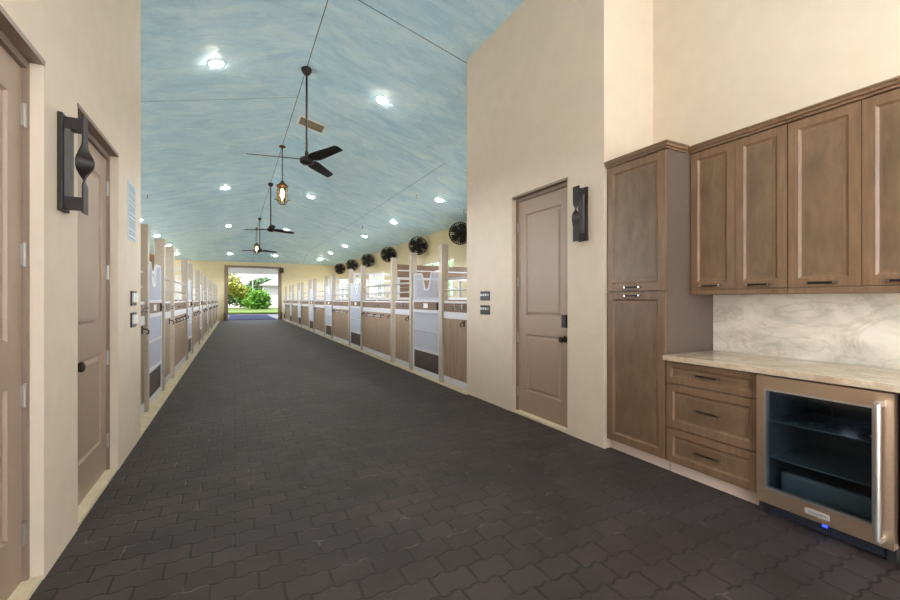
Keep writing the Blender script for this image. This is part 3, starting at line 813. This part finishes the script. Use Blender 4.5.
foliage('foliage', 'leaf_mid', t, [(0,0,3.4,1.9,1.4,1.1),(-1.2,0,2.8,1.4,1.4,1.2),(1.4,0,3.5,1.3,1.3,.7)], 2200, .45, 3)
MB().tube([(0,0,0),(0,0,3)], [.2,.12], 8).build('trunk', 'bark', t)
t = thing('garden_hedge', 'low green hedge far behind the yellow-green tree', 'hedge', (-1.5, 62, .38))
foliage('foliage', 'leaf_mid', t, [(-2,0,.9,1.6,.8,.9),(0,0,1.1,1.6,.8,1.0),(2.2,0,1.0,1.6,.8,.9)], 2200, .4, 4)
t = thing('garden_shrub', 'middle green shrub between the yellow-green tree and the bush', 'bush', (1.1, 53, .4))
foliage('foliage', 'leaf_green', t, [(0,0,1.0,.8,.7,.9),(.1,0,1.8,.7,.6,.7)], 1300, .3, 5)
tag(MB().tube([(0,0,0),(0,0,4.2)], [.06,.045], 8).build('white_pole', 'yard_white', None, (1.95, 55, .38)), 'thin white pole standing behind the bright bush', 'pole')
t = thing('outbuilding', 'white outbuilding with a pale hipped roof right in the doorway', 'building', (6.9, 60, .38))
MB().box(-3.3, 5, 0, 7, 0, 3.0).build('wall', 'yard_white', t)
b = MB(); b.face((-3.9,-.6,2.95),(5.6,-.6,2.95),(2.2,3.5,4.6),(-.4,3.5,4.6)); b.face((-3.9,-.6,2.95),(-.4,3.5,4.6),(-3.9,7.6,2.95))
b.face((5.6,-.6,2.95),(5.6,7.6,2.95),(2.2,3.5,4.6)); b.face((-3.9,7.6,2.95),(-.4,3.5,4.6),(2.2,3.5,4.6),(5.6,7.6,2.95)); b.face((-3.9,-.6,2.95),(-3.9,7.6,2.95),(5.6,7.6,2.95),(5.6,-.6,2.95))
b.build('roof', 'roof_pale', t)
MB().box(-3.95, 5.65, -.66, -.6, 2.85, 2.98).build('fascia', 'yard_white', t)

# ------------------------------------------------------------------ light
W = bpy.data.worlds.new('World'); S.world = W; W.use_nodes = True; nt = W.node_tree; nt.nodes.clear()
N = nt.nodes.new; Lk = nt.links.new
tc = N('ShaderNodeTexCoord'); sp = N('ShaderNodeSeparateXYZ'); Lk(tc.outputs['Generated'], sp.inputs[0])
ab = N('ShaderNodeMath'); ab.operation = 'ABSOLUTE'; Lk(sp.outputs[0], ab.inputs[0])
mr = N('ShaderNodeMapRange'); Lk(ab.outputs[0], mr.inputs[0]); mr.inputs[1].default_value = .35; mr.inputs[2].default_value = .9   # bright haze added on both sides to lift the ceiling
cr = N('ShaderNodeValToRGB'); Lk(mr.outputs[0], cr.inputs[0])
cr.color_ramp.elements[0].color = (.86,.93,1,1); cr.color_ramp.elements[1].color = (.90,.95,1,1)
st = N('ShaderNodeMapRange'); Lk(mr.outputs[0], st.inputs[0]); st.inputs[3].default_value = .9; st.inputs[4].default_value = 28.0
hz = N('ShaderNodeMapRange'); Lk(sp.outputs[2], hz.inputs[0]); hz.inputs[1].default_value = 0; hz.inputs[2].default_value = .6; hz.inputs[3].default_value = 1; hz.inputs[4].default_value = .12   # haze: brightest low down
sm = N('ShaderNodeMath'); sm.operation = 'MULTIPLY'; Lk(st.outputs[0], sm.inputs[0]); Lk(hz.outputs[0], sm.inputs[1])
sx_ = N('ShaderNodeMath'); sx_.operation = 'MAXIMUM'; Lk(sm.outputs[0], sx_.inputs[0]); sx_.inputs[1].default_value = .9
bg = N('ShaderNodeBackground'); Lk(cr.outputs[0], bg.inputs[0]); Lk(sx_.outputs[0], bg.inputs[1])
wo = N('ShaderNodeOutputWorld'); Lk(bg.outputs[0], wo.inputs[0])
sun = bpy.data.lights.new('sun', 'SUN'); sun.energy = 6.0; sun.angle = .01; sun.color = (1,.97,.93)
so = bpy.data.objects.new('sun', sun); C.objects.link(so)
so.rotation_euler = Vector((.5,.5,-1.0)).to_track_quat('-Z', 'Y').to_euler()
M['lamp_lens'].node_tree.nodes['Principled BSDF'].inputs['Emission Strength'].default_value = 140

cam = bpy.data.cameras.new('camera'); cam.sensor_width = 36; cam.lens = 36*420/900; cam.clip_start = .05; cam.clip_end = 400
co = bpy.data.objects.new('camera', cam); C.objects.link(co); co.location = (0,0,H); co.rotation_euler = (PI/2, 0, -math.radians(27.2))
S.camera = co
S.view_settings.view_transform = 'Standard'; S.view_settings.look = 'None'; S.view_settings.gamma = 1; S.view_settings.use_curve_mapping = False
S.view_settings.exposure = 1.05
S.cycles.use_denoising = True; S.cycles.max_bounces = 10; S.cycles.diffuse_bounces = 6; S.cycles.glossy_bounces = 4
S.cycles.transparent_max_bounces = 24; S.cycles.sample_clamp_indirect = 8; S.cycles.caustics_reflective = False; S.cycles.caustics_refractive = False
